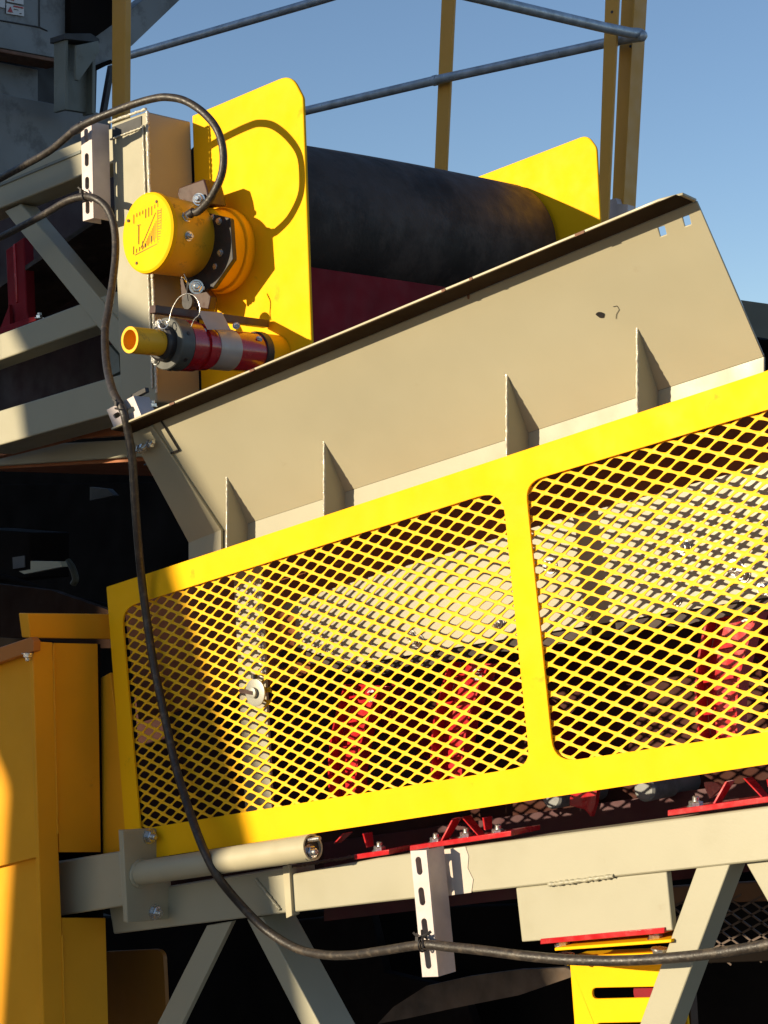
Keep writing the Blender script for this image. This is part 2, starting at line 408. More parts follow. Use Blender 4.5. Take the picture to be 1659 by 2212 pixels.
def flank(x, y):
    # point on the can's flank through that pixel
    d = ray(x, y); o = CAM - (sc)
    dd = d - AX * d.dot(AX); oo = o - AX * o.dot(AX); rr = rc * .945
    A = dd.dot(dd); B = 2 * dd.dot(oo); Cc = oo.dot(oo) - rr * rr
    disc = B * B - 4 * A * Cc; t = (-B - sqrt(max(disc, 0))) / (2 * A); p = CAM + d * t
    n = (p - sc); n = (n - AX * n.dot(AX)).normalized(); return p, n
cpt, cn = flank(401, 470)
gl = MB().lathe(cpt - cn * .003, cn, [(0, .012), (.006, .012), (.0065, .010), (.014, .010), (.015, .0085), (.026, .0085)], 6).build('cable_gland', ZINC, sw, smooth=20)
p2, n2 = flank(407, 510)
MB().bolt(p2, n2, .0085).build('plug', ZINC, sw, smooth=25)
# black bracket between can and bearing cap
bk = MB(); Yb = YP - .088
bk.prism(polyY(rounded([(440, 458), (497, 471), (503, 560), (460, 622), (415, 632), (398, 600), (400, 480)], 6), Yb), (0, .012, 0)).build('bracket_plate', BLK, sw, bev=.001)
for x, y in ((474, 478), (477, 546)):
    MB().bolt(U(x, y, Y=Yb), -YA, .0065, stub=False).build('bolt', ZINC, sw)
ub = MB(); ub.prism(polyY([(386, 405), (440, 386), (447, 410), (452, 440), (392, 446), (382, 420)], Yb - .01), (0, .05, 0))
ub.build('hinge_block', BRNZ, sw, bev=.003)
MB().bolt(U(430, 431, Y=Yb - .02), Vector((.5, -.85, 0)), .011).build('bolt', ZINC, sw)
MB().bolt(U(424, 620, Y=Yb - .02), Vector((.75, -.6, 0)), .0125).build('bolt', ZINC, sw)
sb = MB(); a = U(395, 590, Y=Yb); sb.prism(polyY([(388, 600), (430, 610), (455, 640), (450, 668), (410, 662), (392, 650)], Yb + .012), (0, .02, 0))
sb.build('lower_bracket', BRNZ, sw, bev=.002)
dc = U(462, 539, Y=YP - .04)
rd = (U(474, 537, Y=YP - .04) - U(474, 444, Y=YP - .04)).length
bc = thing('bearing_cap', dc, 'round yellow bearing cap standing proud of the yellow plate, behind the junction can', 'bearing cap')
MB().lathe(dc, YA, [(-.044, rd * .30), (-.043, rd * .88), (-.038, rd * .93), (.012, rd * .93), (.013, rd * .985), (.015, rd), (.030, rd), (.032, rd * .97), (.039, rd * .97)], 64).build('cap', YEL, bc, smooth=30)
MB().lathe(dc + YA * -.075, YA, [(0, rd * .42), (.035, rd * .42)], 40).build('hub', BLK, bc, smooth=30)
for an in (50, 140, 230, 320):
    p = dc + (XA * cos(radians(an)) + ZA * sin(radians(an))) * rd * .80
    MB().bolt(p - YA * .0435, -YA, .007, stub=False).build('bolt', ZINC, bc)

# ------------------------------------------------------------------ red scraper tensioner
ty = -.02
T0 = U(280, 734, Y=-.07)                                          # open end of the yellow pipe
TA = YA.copy()
def tz(px):   # distance along axis whose projection has that pixel x
    lo, hi = 0, 1.0
    for _ in range(40):
        m_ = (lo + hi) / 2
        if PX(T0 + TA * m_)[0] < px: lo = m_
        else: hi = m_
    return lo
tn = thing('scraper_tensioner', T0, 'red tubular scraper tensioner with a short open yellow pipe end and silver tape', 'belt tensioner')
rp = (T0 - U(280, 705, Y=-.07)).length
k = rp / 29.0
MB().pipe(T0, T0 + TA * tz(352), rp, rp * .76, 40).build('pipe', YELS, tn, smooth=30)
MB().lathe(T0 + TA * tz(343), TA, [(0, 34 * k), (.004, 40 * k), (tz(378) - tz(343), 41 * k)], 40).build('rubber_bush', BLK, tn, smooth=30)
fl = MB().lathe(T0 + TA * tz(357), TA, [(0, 56 * k), (.002, 58 * k), (tz(385) - tz(357), 58 * k)], 48).build('flange_ring', mat('dull_grey_iron', (.075, .075, .065), .45, var=.3, vscale=20), tn, smooth=30)
for an in (20, 80, 140, 200, 260, 320):
    p = T0 + TA * tz(372) + (XA * cos(radians(an)) + ZA * sin(radians(an))) * 57.0 * k
    MB().cyl(p, p + (p - T0 - TA * tz(372)).normalized() * .002, .0045, 12).build('set_screw', BLK, fl)
rs = tz
MB().lathe(T0 + TA * tz(386), TA, [(0, 58 * k), (rs(413) - rs(386), 57 * k), (rs(414) - rs(386), 48 * k), (rs(424) - rs(386), 48 * k), (rs(425) - rs(386), 53 * k), (rs(440) - rs(386), 52 * k), (rs(441) - rs(386), 46 * k), (rs(563) - rs(386), 46 * k)], 48).build('sleeve', RED, tn, smooth=30)
MB().lathe(T0 + TA * tz(449), TA, [(0, 46.6 * k), (.0005, 47.4 * k), (rs(494) - rs(449), 47.4 * k), (rs(494.5) - rs(449), 46.6 * k)], 48).build('tape_band', TAG, tn, smooth=30)
tg = MB().prism([U(428, 671, Y=.10), U(478, 675, Y=.15), U(497, 712, Y=.145), U(448, 712, Y=.095)], (0, .002, 0)).build('tape_flap', TAG, tn)
MB().lathe(T0 + TA * tz(548), TA, [(0, 47 * k), (.001, 50 * k), (.018, 50 * k)], 40).build('clamp_ring', BLK, tn, smooth=30)
MB().lathe(T0 + TA * (tz(563)), TA, [(0, 47 * k), (max(.02, YP - T0.y - tz(563) - .001), 47 * k)], 40).build('plate_sleeve', YEL, tn, smooth=30)
for x, y in ((438, 716), (559, 733), (510, 704)):
    MB().bolt(U(x, y, Y=T0.y + tz(x) - .03), Vector((.6, -.7, .3)), .006).build('bolt', ZINC, tn)
MB().bar(U(329, 668, Y=.02), U(575, 700, Y=YP - .01), .02, .016).build('guide_bar', BRNZ, tn, bev=.001)
for x, y in ((337, 778), (345, 700)):
    MB().bolt(U(x, y, Y=.02), -YA, .008, stub=False).build('bolt', ZINC, tn)
# retaining clip wire
wp = [(365, 695), (372, 668), (385, 645), (401, 635), (418, 638), (430, 655), (431, 678), (420, 690), (413, 706)]
wc = MB().tube(catmull([U(x, y, Y=.0 + .0008 * i) for i, (x, y) in enumerate(wp)], 8), .0012, 8)
wc.torus(U(353, 701, Y=.0), Vector((.5, -.8, .2)), .009, .0014, 20)
wc.torus(U(350, 706, Y=.003), Vector((.9, -.3, .2)), .008, .0012, 20)
tag(wc.build('wire_clip', ZINC, smooth=60), 'thin bent silver wire clip looped above the yellow pipe end', 'wire clip')
hk = MB().tube(catmull([U(x, y, Y=.16) for x, y in ((398, 592), (405, 610), (404, 635), (406, 650))], 6), .0016, 8)
hk.lathe(U(404, 652, Y=.17), YA, [(0, .016), (.006, .016)], 20)
tag(hk.build('lanyard_hook', BLK, smooth=60), 'small black disc and hook hanging under the junction can', 'hook')

# ------------------------------------------------------------------ slotted channels
def channel(name, px4, Y, depth, slots, label, ext=None):
    o = thing(name, U(px4[0][0], px4[0][1], Y=Y), label, 'mounting channel', 'slotted galvanised mounting channels')
    P = polyY(px4, Y)
    web = MB().prism(P, (0, .003, 0), holes=[polyY(s_, Y) for s_ in slots]).build('web', GAL, o, bev=.0006)
    tl, tr, br_, bl_ = P
    for nm, (A, B) in (('flange', (tr, br_)), ('flange', (tl, bl_))):
        x = -1 if nm else 1
        off = Vector((-.003, 0, 0)) if A is tr else Vector((.003, 0, 0))
        MB().prism([A + YA * .003, B + YA * .003, B + YA * depth, A + YA * depth], off).build('flange', GAL, o, bev=.0006)
    return o
X_ = U(200, 380, Y=.135).x
dch = U(238, 380, X=X_).y - .135
channel('slotted_channel', [(174, 262), (197.5, 262), (202, 471), (179, 478)], .135, dch,
        [slot(186, 278, 307, 8.5), slot(187.2, 331, 359, 8.5), slot(188, 382, 409, 8.5), slot(189, 434, 462, 8.5)],
        'short pale slotted channel hanging behind the cables, left of the beige column')
X_ = U(940, 2000, Y=-.03).x
dch2 = U(978, 2000, X=X_).y + .03
channel('slotted_channel', [(886, 1838), (921, 1836), (947, 2110), (912, 2111)], -.03, dch2,
        [slot(905, 1851, 1890, 12, .08), slot(911, 1917, 1956, 12, .08), slot(917.5, 1984, 2022, 12, .08), slot(924, 2050, 2093, 12, .08)],
        'pale slotted channel standing upright on the front of the lower beam, cable tied to it')
cl = thing('cable_clip', U(265, 885, Y=-.078), 'small pale galvanised clip plate clamped on the left tip of the beige flange', 'clip')
MB().prism(polyY([(230, 885), (288, 855), (305, 897), (247, 927)], -.078), (0, .004, 0),
           holes=[polyY(rounded([(272, 886), (288, 877), (292, 887), (277, 896)], 4, 4), -.078), polyY(rounded([(243, 896), (256, 889), (260, 899), (248, 905)], 4, 4), -.078)]).build('plate', GAL, cl, bev=.0006)
MB().prism([U(288, 855, Y=-.074), U(305, 897, Y=-.074), U(305, 897, Y=-.074) + YA * .04, U(288, 855, Y=-.074) + YA * .04], (-.003, 0, 0)).build('return_flange', GAL, cl)
MB().bar(U(288, 858, Y=-.05), U(318, 842, Y=-.05), .010, .010).build('clamp_bar', BLK, cl, bev=.001)
MB().bolt(U(330, 879, Y=-.03), ZA, .008).build('bolt', ZINC, cl)

# ================================================================== HOPPER WING
YBD = .10; p_ = U(1650, 770, Y=YBD); XR = p_.x; YT = -.036; TR = U(1505, 435, Y=YT)
TL = U(285, 935, Y=YT); BR = p_; BL = U(412, 1171, Y=YBD)
pn = (TR - TL).cross(BR - TL).normalized()
wg = thing('hopper_wing', U(1000, 950, Y=YBD), 'long beige outward leaning hopper side wing with a folded lip along its top', 'hopper wing')
def onw(x, y): return UPL(x, y, TL, pn)
def ywp(px, r=0): return [onw(x, y) for x, y in px]
BLp = onw(412, 1171)
hole1 = ywp([(1421, 492), (1435, 488), (1440, 507), (1426, 512)]); hole2 = ywp([(1474, 470), (1488, 465), (1493, 485), (1479, 490)])
hole3 = []
pl = MB().prism([TL, TR, BR, BLp], -pn * .004 if pn.y < 0 else pn * .004, holes=[hole1, hole2]).build('side_panel', WNG, wg, bev=.0012)
sg = pn if pn.y < 0 else -pn                                     # outward (towards viewer)
zdrop = 0.082
MB().prism([BLp, BR, BR - ZA * zdrop, BLp - ZA * zdrop], (0, .004, 0)).build('lower_strip', BEI, wg, bev=.0008)
# folded lip, horizontal, outwards
LW = .052
fx = E1
lipR = TR + Vector((-.004, -LW, .012)); lipR2 = TR - E1 * .02 + Vector((0, -LW, .012))
lip = MB()
n_ = 40; va = []; vb = []
lv = []; lf = []
for i in range(n_ + 1):
    t = i / n_; A = TL.lerp(TR, t)
    w = LW * (1 + .015 * noise.noise(Vector((t * 9, 0, 0)))); ins = 0
    if i == n_: w *= .72
    B = A + Vector((0, -w, .004))
    lv += [A, B, B + ZA * .004, A + ZA * .004]
for i in range(n_):
    o = i * 4
    for k2 in range(4): lf.append((o + k2, o + (k2 + 1) % 4, o + 4 + (k2 + 1) % 4, o + 4 + k2))
lf += [(0, 1, 2, 3), (n_ * 4 + 3, n_ * 4 + 2, n_ * 4 + 1, n_ * 4)]
lip.add(lv, lf).build('top_lip', BEIW, wg, bev=.0008)
und = MB()  # dark strip painted in as the shade under the lip
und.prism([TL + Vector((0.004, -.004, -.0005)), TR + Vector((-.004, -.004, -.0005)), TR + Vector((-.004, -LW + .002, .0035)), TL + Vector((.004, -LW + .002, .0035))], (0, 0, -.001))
und.build('lip_shade', mat('painted_lip_shade', (.032, .022, .015), .8, var=.2, spec=.05), wg)
# left end: thicker strip proud of the panel
lsx = [(285, 935), (331, 917), (482, 1143), (412, 1171)]
MB().prism(ywp(lsx), sg * .006).build('end_strip', WNG, wg, bev=.001)
LB = onw(482, 1143)
MB().prism([BLp, LB, LB - ZA * zdrop, BLp - ZA * zdrop], (0, -.006, 0)).build('end_strip', WNG, wg, bev=.001)
for (x, y) in ((493, 1034), (703, 958), (1098, 813), (1380, 713), ):
    P1 = onw(x, y); t = (YBD - YT)
    # bend point at this X
    s = (P1.x - BLp.x) / (BR.x - BLp.x); bz = BLp.lerp(BR, s)
    bp = Vector((P1.x, YBD - .001, bz.z))
    pts = [P1, bp, bp - ZA * .07, Vector((P1.x, P1.y, bz.z - .07))]
    gf = MB().prism(pts, (-.005, 0, 0)).build('gusset', BEI, wg, bev=.0008)
    weld('weld_bead', P1 + Vector((-.0025, -.001, .004)), Vector((P1.x - .0025, P1.y - .001, bz.z - .06)), .0022, gf)
# paint chips and marks, bolt, bent rod and nicks
mk = MB(); c = onw(1297, 680)
mk.prism([c + Vector((cos(a) * .007 * (1 + .2 * sin(3 * a)), 0, 0)) + (E1.cross(pn)).normalized() * sin(a) * .0055 for a in [2 * pi * i / 14 for i in range(14)]], sg * .0012)
mk.tube([onw(*q) + sg * .001 for q in ((1325, 662), (1333, 660), (1338, 668), (1332, 678), (1331, 688))], .0004, 6)
mk.build('paint_chip', BLK, wg)
ch = MB()
for (x, y, l) in ((1012, 640, 10),):
    ch.prism(ywp([(x - 3, y - 4), (x + 3, y - 5), (x + 2, y + l - 4), (x - 2, y + l - 5)]), sg * .001)
ch.build('paint_chip', RUST, wg)
for (t, w) in ((.305, .012), (.655, .008), (.86, .018), (.135, .014), (.70, .006)):
    A = TL.lerp(TR, t) + Vector((0, -LW - .0008, .005)); MB().bar(A, A + (TR - TL).normalized() * w, .0012, .0042).build('rust_spot', RUST, wg)
rdp = [onw(350, 908) + sg * .003, onw(388, 970) + sg * .003, onw(314, 1003) + sg * .003]
rdm = MB().tube([rdp[0], rdp[1]], .0019, 8); rdm.tube([rdp[1], rdp[2]], .0019, 8); rdm.build('rod_stop', BLK, wg)
bb = MB(); q = onw(322, 957) + sg * .018
dirb = (onw(345, 943) - onw(300, 968)).normalized()
bb.lathe(q - dirb * .028, dirb, [(0, .004), (.062, .004)], 12)
bb.lathe(q - dirb * .012, dirb, [(0, .010), (.003, .010)], 20); bb.lathe(q - dirb * .008, dirb, [(0, .0085), (.010, .0085)], 6)
bb.lathe(q + dirb * .018, dirb, [(0, .0085), (.008, .0085), (.009, .007)], 6)
bb.build('bolt', ZINC, wg, smooth=25)

# ================================================================== MESH GUARD
gd = thing('mesh_guard', U(900, 1500, Y=0), 'long yellow guard frame filled with diamond expanded metal, two windows in view', 'mesh guard')
outer = rounded([(230, 1268), (1900, 721), (1900, 1614), (365, 1848), (275, 1862)], [4, 0, 0, 0, 0])
w1 = rounded([(262, 1314), (1085, 1056), (1145, 1655), (303, 1791)], [46, 46, 42, 6])
w2 = rounded([(1134, 1042), (1850, 827), (1850, 1553), (1196, 1648)], [48, 0, 0, 50])
MB().prism(polyY(outer, 0), (0, .004, 0), holes=[polyY(w1, 0), polyY(w2, 0)]).build('frame', YEL, gd, bev=.0008)
LV = Vector((.0464, 0, .0109)); SV = Vector((.0029, 0, -.0236)); n0 = Vector((.1436, .0075, 1.6560))
def cellshape(K=16):
    ins = []; outs = []
    for k_ in range(K):
        a = 2 * pi * k_ / K; cu, sv = cos(a), sin(a)
        so_ = 1 / (abs(cu) + abs(sv)); outs.append((cu * so_, sv * so_))
        p = 1.22; si = 1 / ((abs(cu) / .74) ** p + (abs(sv) / .70) ** p) ** (1 / p); ins.append((cu * si, sv * si))
    return ins, outs
INS, OUTS = cellshape()
mm = MB(); K = 16; Bv = (LV + SV) / 2; Cv = (LV - SV) / 2
inpoly = [(240, 1285), (1890, 745), (1890, 1595), (300, 1840)]
def inside(x, y, P):
    r = True
    for i in range(len(P)):
        (x1_, y1_), (x2_, y2_) = P[i], P[(i + 1) % len(P)]
        if (x2_ - x1_) * (y - y1_) - (y2_ - y1_) * (x - x1_) < 0: r = False
    return r
vs = []; fs = []
for i in range(-60, 80):
    for j in range(-60, 80):
        c = n0 + Bv * i + Cv * j + SV / 2
        x, y = PX(c)
        if x < 200 or x > 1900 or not inside(x, y, inpoly): continue
        o = len(vs)
        for (u, v) in OUTS: vs.append(c + LV / 2 * u - SV / 2 * v)
        for (u, v) in INS: vs.append(c + LV / 2 * u - SV / 2 * v + YA * (-.0016 * v + .0002))
        for (u, v) in INS: vs.append(c + LV / 2 * u - SV / 2 * v + YA * (.0022 - .0016 * v))
        for k_ in range(K):
            k2 = (k_ + 1) % K
            fs.append((o + k_, o + k2, o + K + k2, o + K + k_)); fs.append((o + K + k_, o + K + k2, o + 2 * K + k2, o + 2 * K + k_))
mm.v = vs; mm.f = fs
# single sheet has no back: give it thickness by a mirrored back layer
nb = len(vs); back = []
mesh_o = mm.build('expanded_mesh', YELM, gd, smooth=25)
la = MB(); lc = U(553, 1496, Y=-.004)
la.lathe(lc, -YA, [(0, .026), (.003, .026), (.004, .022)], 32)
la.lathe(lc - YA * .003, -YA, [(0, .010), (.008, .010), (.009, .006)], 24)
la.build('latch_washer', mat('dull_zinc', (.30, .29, .24), .45, .3, var=.15), gd, smooth=30)
MB().bar(lc + Vector((-.036, -.006, .002)), lc + Vector((.004, -.010, 0)), .007, .007).build('latch_pin', BRNZ, gd)
MB().cyl(lc + Vector((-.003, -.002, .026)), lc + Vector((-.003, -.002, .034)), .006).build('latch_stop', BLK, gd)

# ================================================================== LOWER CONVEYOR
lf_ = thing('lower_conveyor', U(1100, 1900, Y=.03), 'beige steel truss of the lower conveyor under the yellow mesh guard', 'conveyor frame')
BY = .03
beam = MB().prism(polyY([(628, 1889), (815, 1853.5), (1659, 1742), (1900, 1710), (1900, 1833), (1659, 1859), (815, 1950), (632, 1971)], BY), (0, .076, 0)).build('top_beam', BEI, lf_, bev=.003)
bm2 = MB().prism(polyY([(232, 1938), (372, 1914), (618, 1874), (628, 1971), (245, 2018)], BY + .001), (0, .076, 0)).build('beam_tail', BEI, lf_, bev=.003)
MB().prism(polyY([(610, 1872), (624, 1868), (631, 1978), (618, 1984)], BY - .007), (0, .02, 0)).build('splice_plate', BEIW, lf_, bev=.001)
weld('weld_bead', U(552, 1900, Y=BY - .002), U(605, 1965, Y=BY - .002), .003, lf_, m=BEI)
weld('weld_bead', U(628, 1872, Y=BY + .002), U(800, 1845, Y=BY + .002), .003, lf_, m=BRNZ)
braces = [([(444, 1999), (505, 1988), (393, 2215), (320, 2270)], 0), ([(531, 1985), (566, 1978), (770, 2400), (730, 2400)], .075), ]
MB().prism(polyY([(447, 1999), (501, 1990), (393, 2212), (340, 2320), (285, 2320), (340, 2212)], BY + .012), (0, .012, 0)).build('brace', BEI, lf_, bev=.001)
dq = U(632, 1980, X=U(565, 1983, Y=BY + .01).x).y - (BY + .01)
b2 = MB(); A = polyY([(533, 1986), (566, 1980), (690, 2212), (750, 2320), (705, 2320), (650, 2212)], BY + .010); b2.prism(A, (0, dq, 0)).build('brace', BEI, lf_, bev=.002)
MB().prism(polyY([(1504, 1874), (1578, 1864), (1448, 2212), (1410, 2320), (1345, 2320), (1382, 2212)], BY + .004), (0, .05, 0)).build('brace', BEI, lf_, bev=.002)
MB().prism(polyY([(1610, 1863), (1680, 1855), (1860, 2180), (1790, 2180)], BY + .016), (0, .05, 0)).build('brace', BEI, lf_, bev=.002)
op = MB().prism(polyY([(922, 1841), (1005, 1829), (1012, 1850), (1010, 1875), (1022, 1900), (1018, 1928), (975, 1934), (925, 1938)], BY - .0012), (0, .001, 0)).build('primer_patch', BEIR, lf_)
# hanging box below the beam
MB().prism(polyY([(1130, 1925), (1436, 1895), (1448, 2004), (1140, 2025)], BY + .09), (0, .012, 0)).build('hanger_plate', DRK, lf_)
hb = MB().prism(polyY([(1114, 1918), (1440, 1883), (1453, 2010), (1127, 2035)], BY + .004), (0, .014, 0)).build('hanger_box', BEI, lf_, bev=.002)
weld('weld_bead', U(1185, 1911, Y=BY - .001), U(1325, 1893, Y=BY - .001), .0035, lf_, m=BEI)
# tail clamp bracket with tube
YT0 = -.085
XPl = U(265, 1890, Y=YT0).x
YT1 = U(368, 1890, X=XPl).y
tb = thing('tube_bracket', U(265, 1890, Y=YT0), 'grey beige bolted plate carrying a stub tube, below the left end of the mesh guard', 'bracket')
MB().prism([U(265, 1794, X=XPl), U(361, 1789, X=XPl), U(375, 1984, X=XPl), U(276, 1994, X=XPl)], (-.014, 0, 0)).build('clamp_plate', BEIW, tb, bev=.0015)
ts = U(303, 1886, X=XPl); te_y = ts.y
te = U(676, 1830, Y=te_y); TD = (te - ts).normalized()
Ltb = (te - ts).length; rt = (U(676, 1830, Y=te_y) - U(676, 1801, Y=te_y)).length
MB().pipe(ts, te, rt, rt * .86, 44).build('tube', BEIW, tb, smooth=30)
MB().lathe(te - TD * .012, TD, [(0, rt * .85), (.006, rt * .85)], 40).build('end_cap', BLK, tb)
MB().bolt(te - TD * .006 + Vector((0, -.004, -.009)), TD, .012).build('bolt', ZINC, tb, smooth=25)
MB().lathe(te - TD * .006 + Vector((0, -.008, .014)), TD, [(0, .004), (.032, .004)], 12).build('stud', ZINC, tb)
MB().tube([ts + (YA * cos(a) + ZA * sin(a)) * rt * 1.02 + XA * .002 for a in [2 * pi * i / 40 for i in range(41)]], [.004 * (1 + .2 * sin(i * 2.1)) for i in range(41)], 8).build('weld_bead', BEIW, tb)
for x, y in ((322, 1806), (334, 1970)):
    MB().bolt(U(x, y, X=XPl), XA, .0125).build('bolt', ZINC, tb, smooth=25)
tt = MB().prism(polyY([(90, 1866), (258, 1839), (270, 1957), (90, 1985)], -.05), (0, .055, 0)).build('square_tail', BEIW, tb, bev=.004)

# skirt, rubber and lining behind the mesh
sk = thing('skirt_board', U(900, 1300, Y=.12), 'beige skirt board behind the yellow mesh, speckled by mesh shadows', 'skirt board')
MB().prism(polyY([(600, 1310), (729, 1268), (997, 1186), (1224, 1118), (1659, 1002), (1900, 930), (1900, 1240), (1659, 1290), (1307, 1345), (985, 1398), (785, 1432), (690, 1415), (635, 1395), (640, 1330)], .125), (0, .004, 0)).build('board', BEI, sk)
rb = MB(); low = [(560, 1430), (640, 1392), (785, 1425), (985, 1392), (1307, 1340), (1659, 1285), (1900, 1235)]
up_ = low[:]; dn = []
P = []
for i in range(61):
    t = i / 60; x = 600 + 1290 * t
    y = None
    for (xa, ya), (xb_, yb_) in zip(low[:-1], low[1:]):
        if xa <= x <= xb_: y = ya + (yb_ - ya) * (x - xa) / (xb_ - xa)
    P.append((x, y))
Q = [(x, y + 34 + 12 * noise.noise(Vector((x * .02, 0, 3)))) for x, y in reversed(P)]
rb.prism(polyY(P + Q, .135), (0, .006, 0)).build('rubber_seal', RUB, sk)
for i in range(6):
    x = 700 + i * 190 ; y = 1400 - i * 26
    MB().bolt(U(x, y, Y=.125), -YA, .009).build('bolt', ZINC, sk)
for x, y in ((905, 1385), (1190, 1222), (1478, 1182), (1590, 1225), (1605, 1240)):
    MB().bolt(U(x, y, Y=.125), -YA, .011).build('bolt', ZINC, sk)
ln = MB().prism(polyY([(262, 1262), (1900, 760), (1900, 1230), (1307, 1335), (785, 1420), (300, 1560)], .20), (0, .01, 0)).build('curtain', BRN)
tag(ln, 'dark brown rubber curtain hanging inside the mesh guard above the skirt board', 'rubber curtain')
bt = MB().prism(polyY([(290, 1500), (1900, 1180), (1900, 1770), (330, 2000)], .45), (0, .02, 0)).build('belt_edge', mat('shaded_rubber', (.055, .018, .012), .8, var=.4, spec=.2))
tag(bt, 'black lower conveyor belt edge running behind the mesh and red idlers', 'conveyor belt')
vs_ = MB().prism(polyY([(503, 1205), (560, 1190), (588, 1770), (532, 1790)], .055), (0, .006, 0)).build('upright_strap', BEI)
tag(vs_, 'narrow upright beige strap behind the left part of the yellow mesh', 'strap')
for i in range(8):
    b_ = MB().bolt(U(549 + i * 2.6, 1257 + i * 27.8, Y=.055), -YA, .008, stub=False).build('bolt', ZINC, vs_)

# red idler stations
def idler(xt, yt, xb_, yb_, label, first=None):
    Y0 = .17
    top_ = U(xt, yt, Y=Y0); bot = U(xb_, yb_, Y=Y0)
    o = thing('idler', bot, label, 'idler', 'red idler stations behind the mesh')
    h = (top_ - bot)
    n = 14; L_ = []; R_ = []
    for i in range(n + 1):
        t = i / n; c_ = bot.lerp(top_, t) + XA * (-.022 * sin(pi * t)); w = .030 + .012 * t
        L_.append(c_ - XA * w); R_.append(c_ + XA * w)
    MB().prism(L_ + R_[::-1], (0, .006, 0)).build('bracket', RED, o, bev=.001)
    for sgn, PP in ((-1, L_), (1, R_)):
        m_ = MB()
        for a_, b_ in zip(PP[:-1], PP[1:]): m_.prism([a_, b_, b_ - YA * .03, a_ - YA * .03], (.004 * sgn, 0, 0))
        m_.build('bracket_flange', RED, o)
    rl = MB().lathe(top_ + Vector((0, .03, -.03)), Vector((0, .8, -.45)), [(0, .02), (.01, .042), (.30, .042), (.31, .02)], 32).build('roller', REDD, o, smooth=30)
    MB().lathe(top_ + Vector((0, -.006, -.02)), Vector((0, 1, -.3)), [(0, .012), (.04, .012)], 16).build('axle', ZINC, o)
    for i in range(5):
        t = (i + .5) / 5; c_ = bot.lerp(top_, t) + XA * (-.022 * sin(pi * t))
        MB().bar(c_ - XA * .03 - YA * .012, c_ + XA * .03 - YA * .02 + ZA * .012, .016, .004).build('rib', RED, o)
    return o
idler(805, 1480, 765, 1760, 'red idler bracket behind the middle of the left mesh window')
idler(1035, 1432, 990, 1730, 'red idler bracket just left of the upright yellow bar of the guard')
idler(1612, 1300, 1580, 1650, 'red idler bracket behind the right hand mesh window')
# feet on the beam top
def foot(x0, x1, y0, y1, fins, bolts, label, h=14):
    o = thing('bolted_base', U(x0, y0, Y=.03), label, 'idler foot', 'red idler feet bolted to the beam')
    A_, B_ = U(x0, y0, Y=.026), U(x1, y1, Y=.026)
    MB().prism([A_, B_, B_ + ZA * .009, A_ + ZA * .009], (0, .08, 0)).build('foot_plate', RED, o, bev=.001)
    for (xa, ya, xb_, yb_) in fins:
        p, q_ = U(xa, ya, Y=.055), U(xb_, yb_, Y=.045)
        MB().prism([p, q_, q_ + YA * .018, p + YA * .024], XA * .004).build('fin', RED, o, bev=.0008)
    for x, y in bolts:
        MB().bolt(U(x, y, Y=.05), ZA, .011).build('bolt', ZINC, o, smooth=25)
    return o
foot(885, 1104, 1838, 1806, [(976, 1768, 948, 1822), (995, 1765, 1035, 1810), (1041, 1766, 1045, 1793)], [(942, 1822), (1007, 1811), (1076, 1804)], 'red idler foot with three bolts beside the upright pale channel')
foot(765, 840, 1857, 1846, [(740, 1800, 720, 1822), (782, 1800, 790, 1830)], [(820, 1840)], 'red idler foot next to the end of the stub tube')
foot(1442, 1670, 1763, 1732, [(1566, 1688, 1537, 1740), (1604, 1681, 1648, 1727), (1655, 1683, 1658, 1700)], [(1503, 1745)], 'red idler foot at the right edge of the beam')
# wing rollers seen in the gap below the guard
gr = MB()
rdn = thing('idler', U(1260, 1740, Y=.3), 'bright red triangular bracket with grey roller ends in the gap below the guard', 'idler', 'red idler stations behind the mesh')
MB().prism(polyY([(1232, 1716), (1290, 1700), (1286, 1735), (1277, 1764), (1262, 1748), (1230, 1740)], .26), (0, .01, 0)).build('bracket', RED, rdn)
MB().prism(polyY([(1520, 1690), (1545, 1690), (1560, 1700), (1532, 1725), (1524, 1705)], .26), (0, .01, 0)).build('bracket', RED, rdn)
MB().lathe(U(1390, 1705, Y=.30), YA, [(0, .018), (.004, .022), (.3, .022)], 32).build('roller', GRY, rdn, smooth=30)
MB().lathe(U(1190, 1722, Y=.30), YA, [(0, .018), (.004, .022), (.3, .022)], 32).build('roller', GRY, rdn, smooth=30)
rpn = MB().prism(polyY([(700, 1820), (1900, 1650), (1900, 1850), (700, 1990)], .38), (0, .01, 0)).build('deck_plate', mat('deep_red_paint', (.06, .006, .010), .6, var=.3))
tag(rpn, 'dark red deck plate in the gap between guard and beam', 'deck plate')

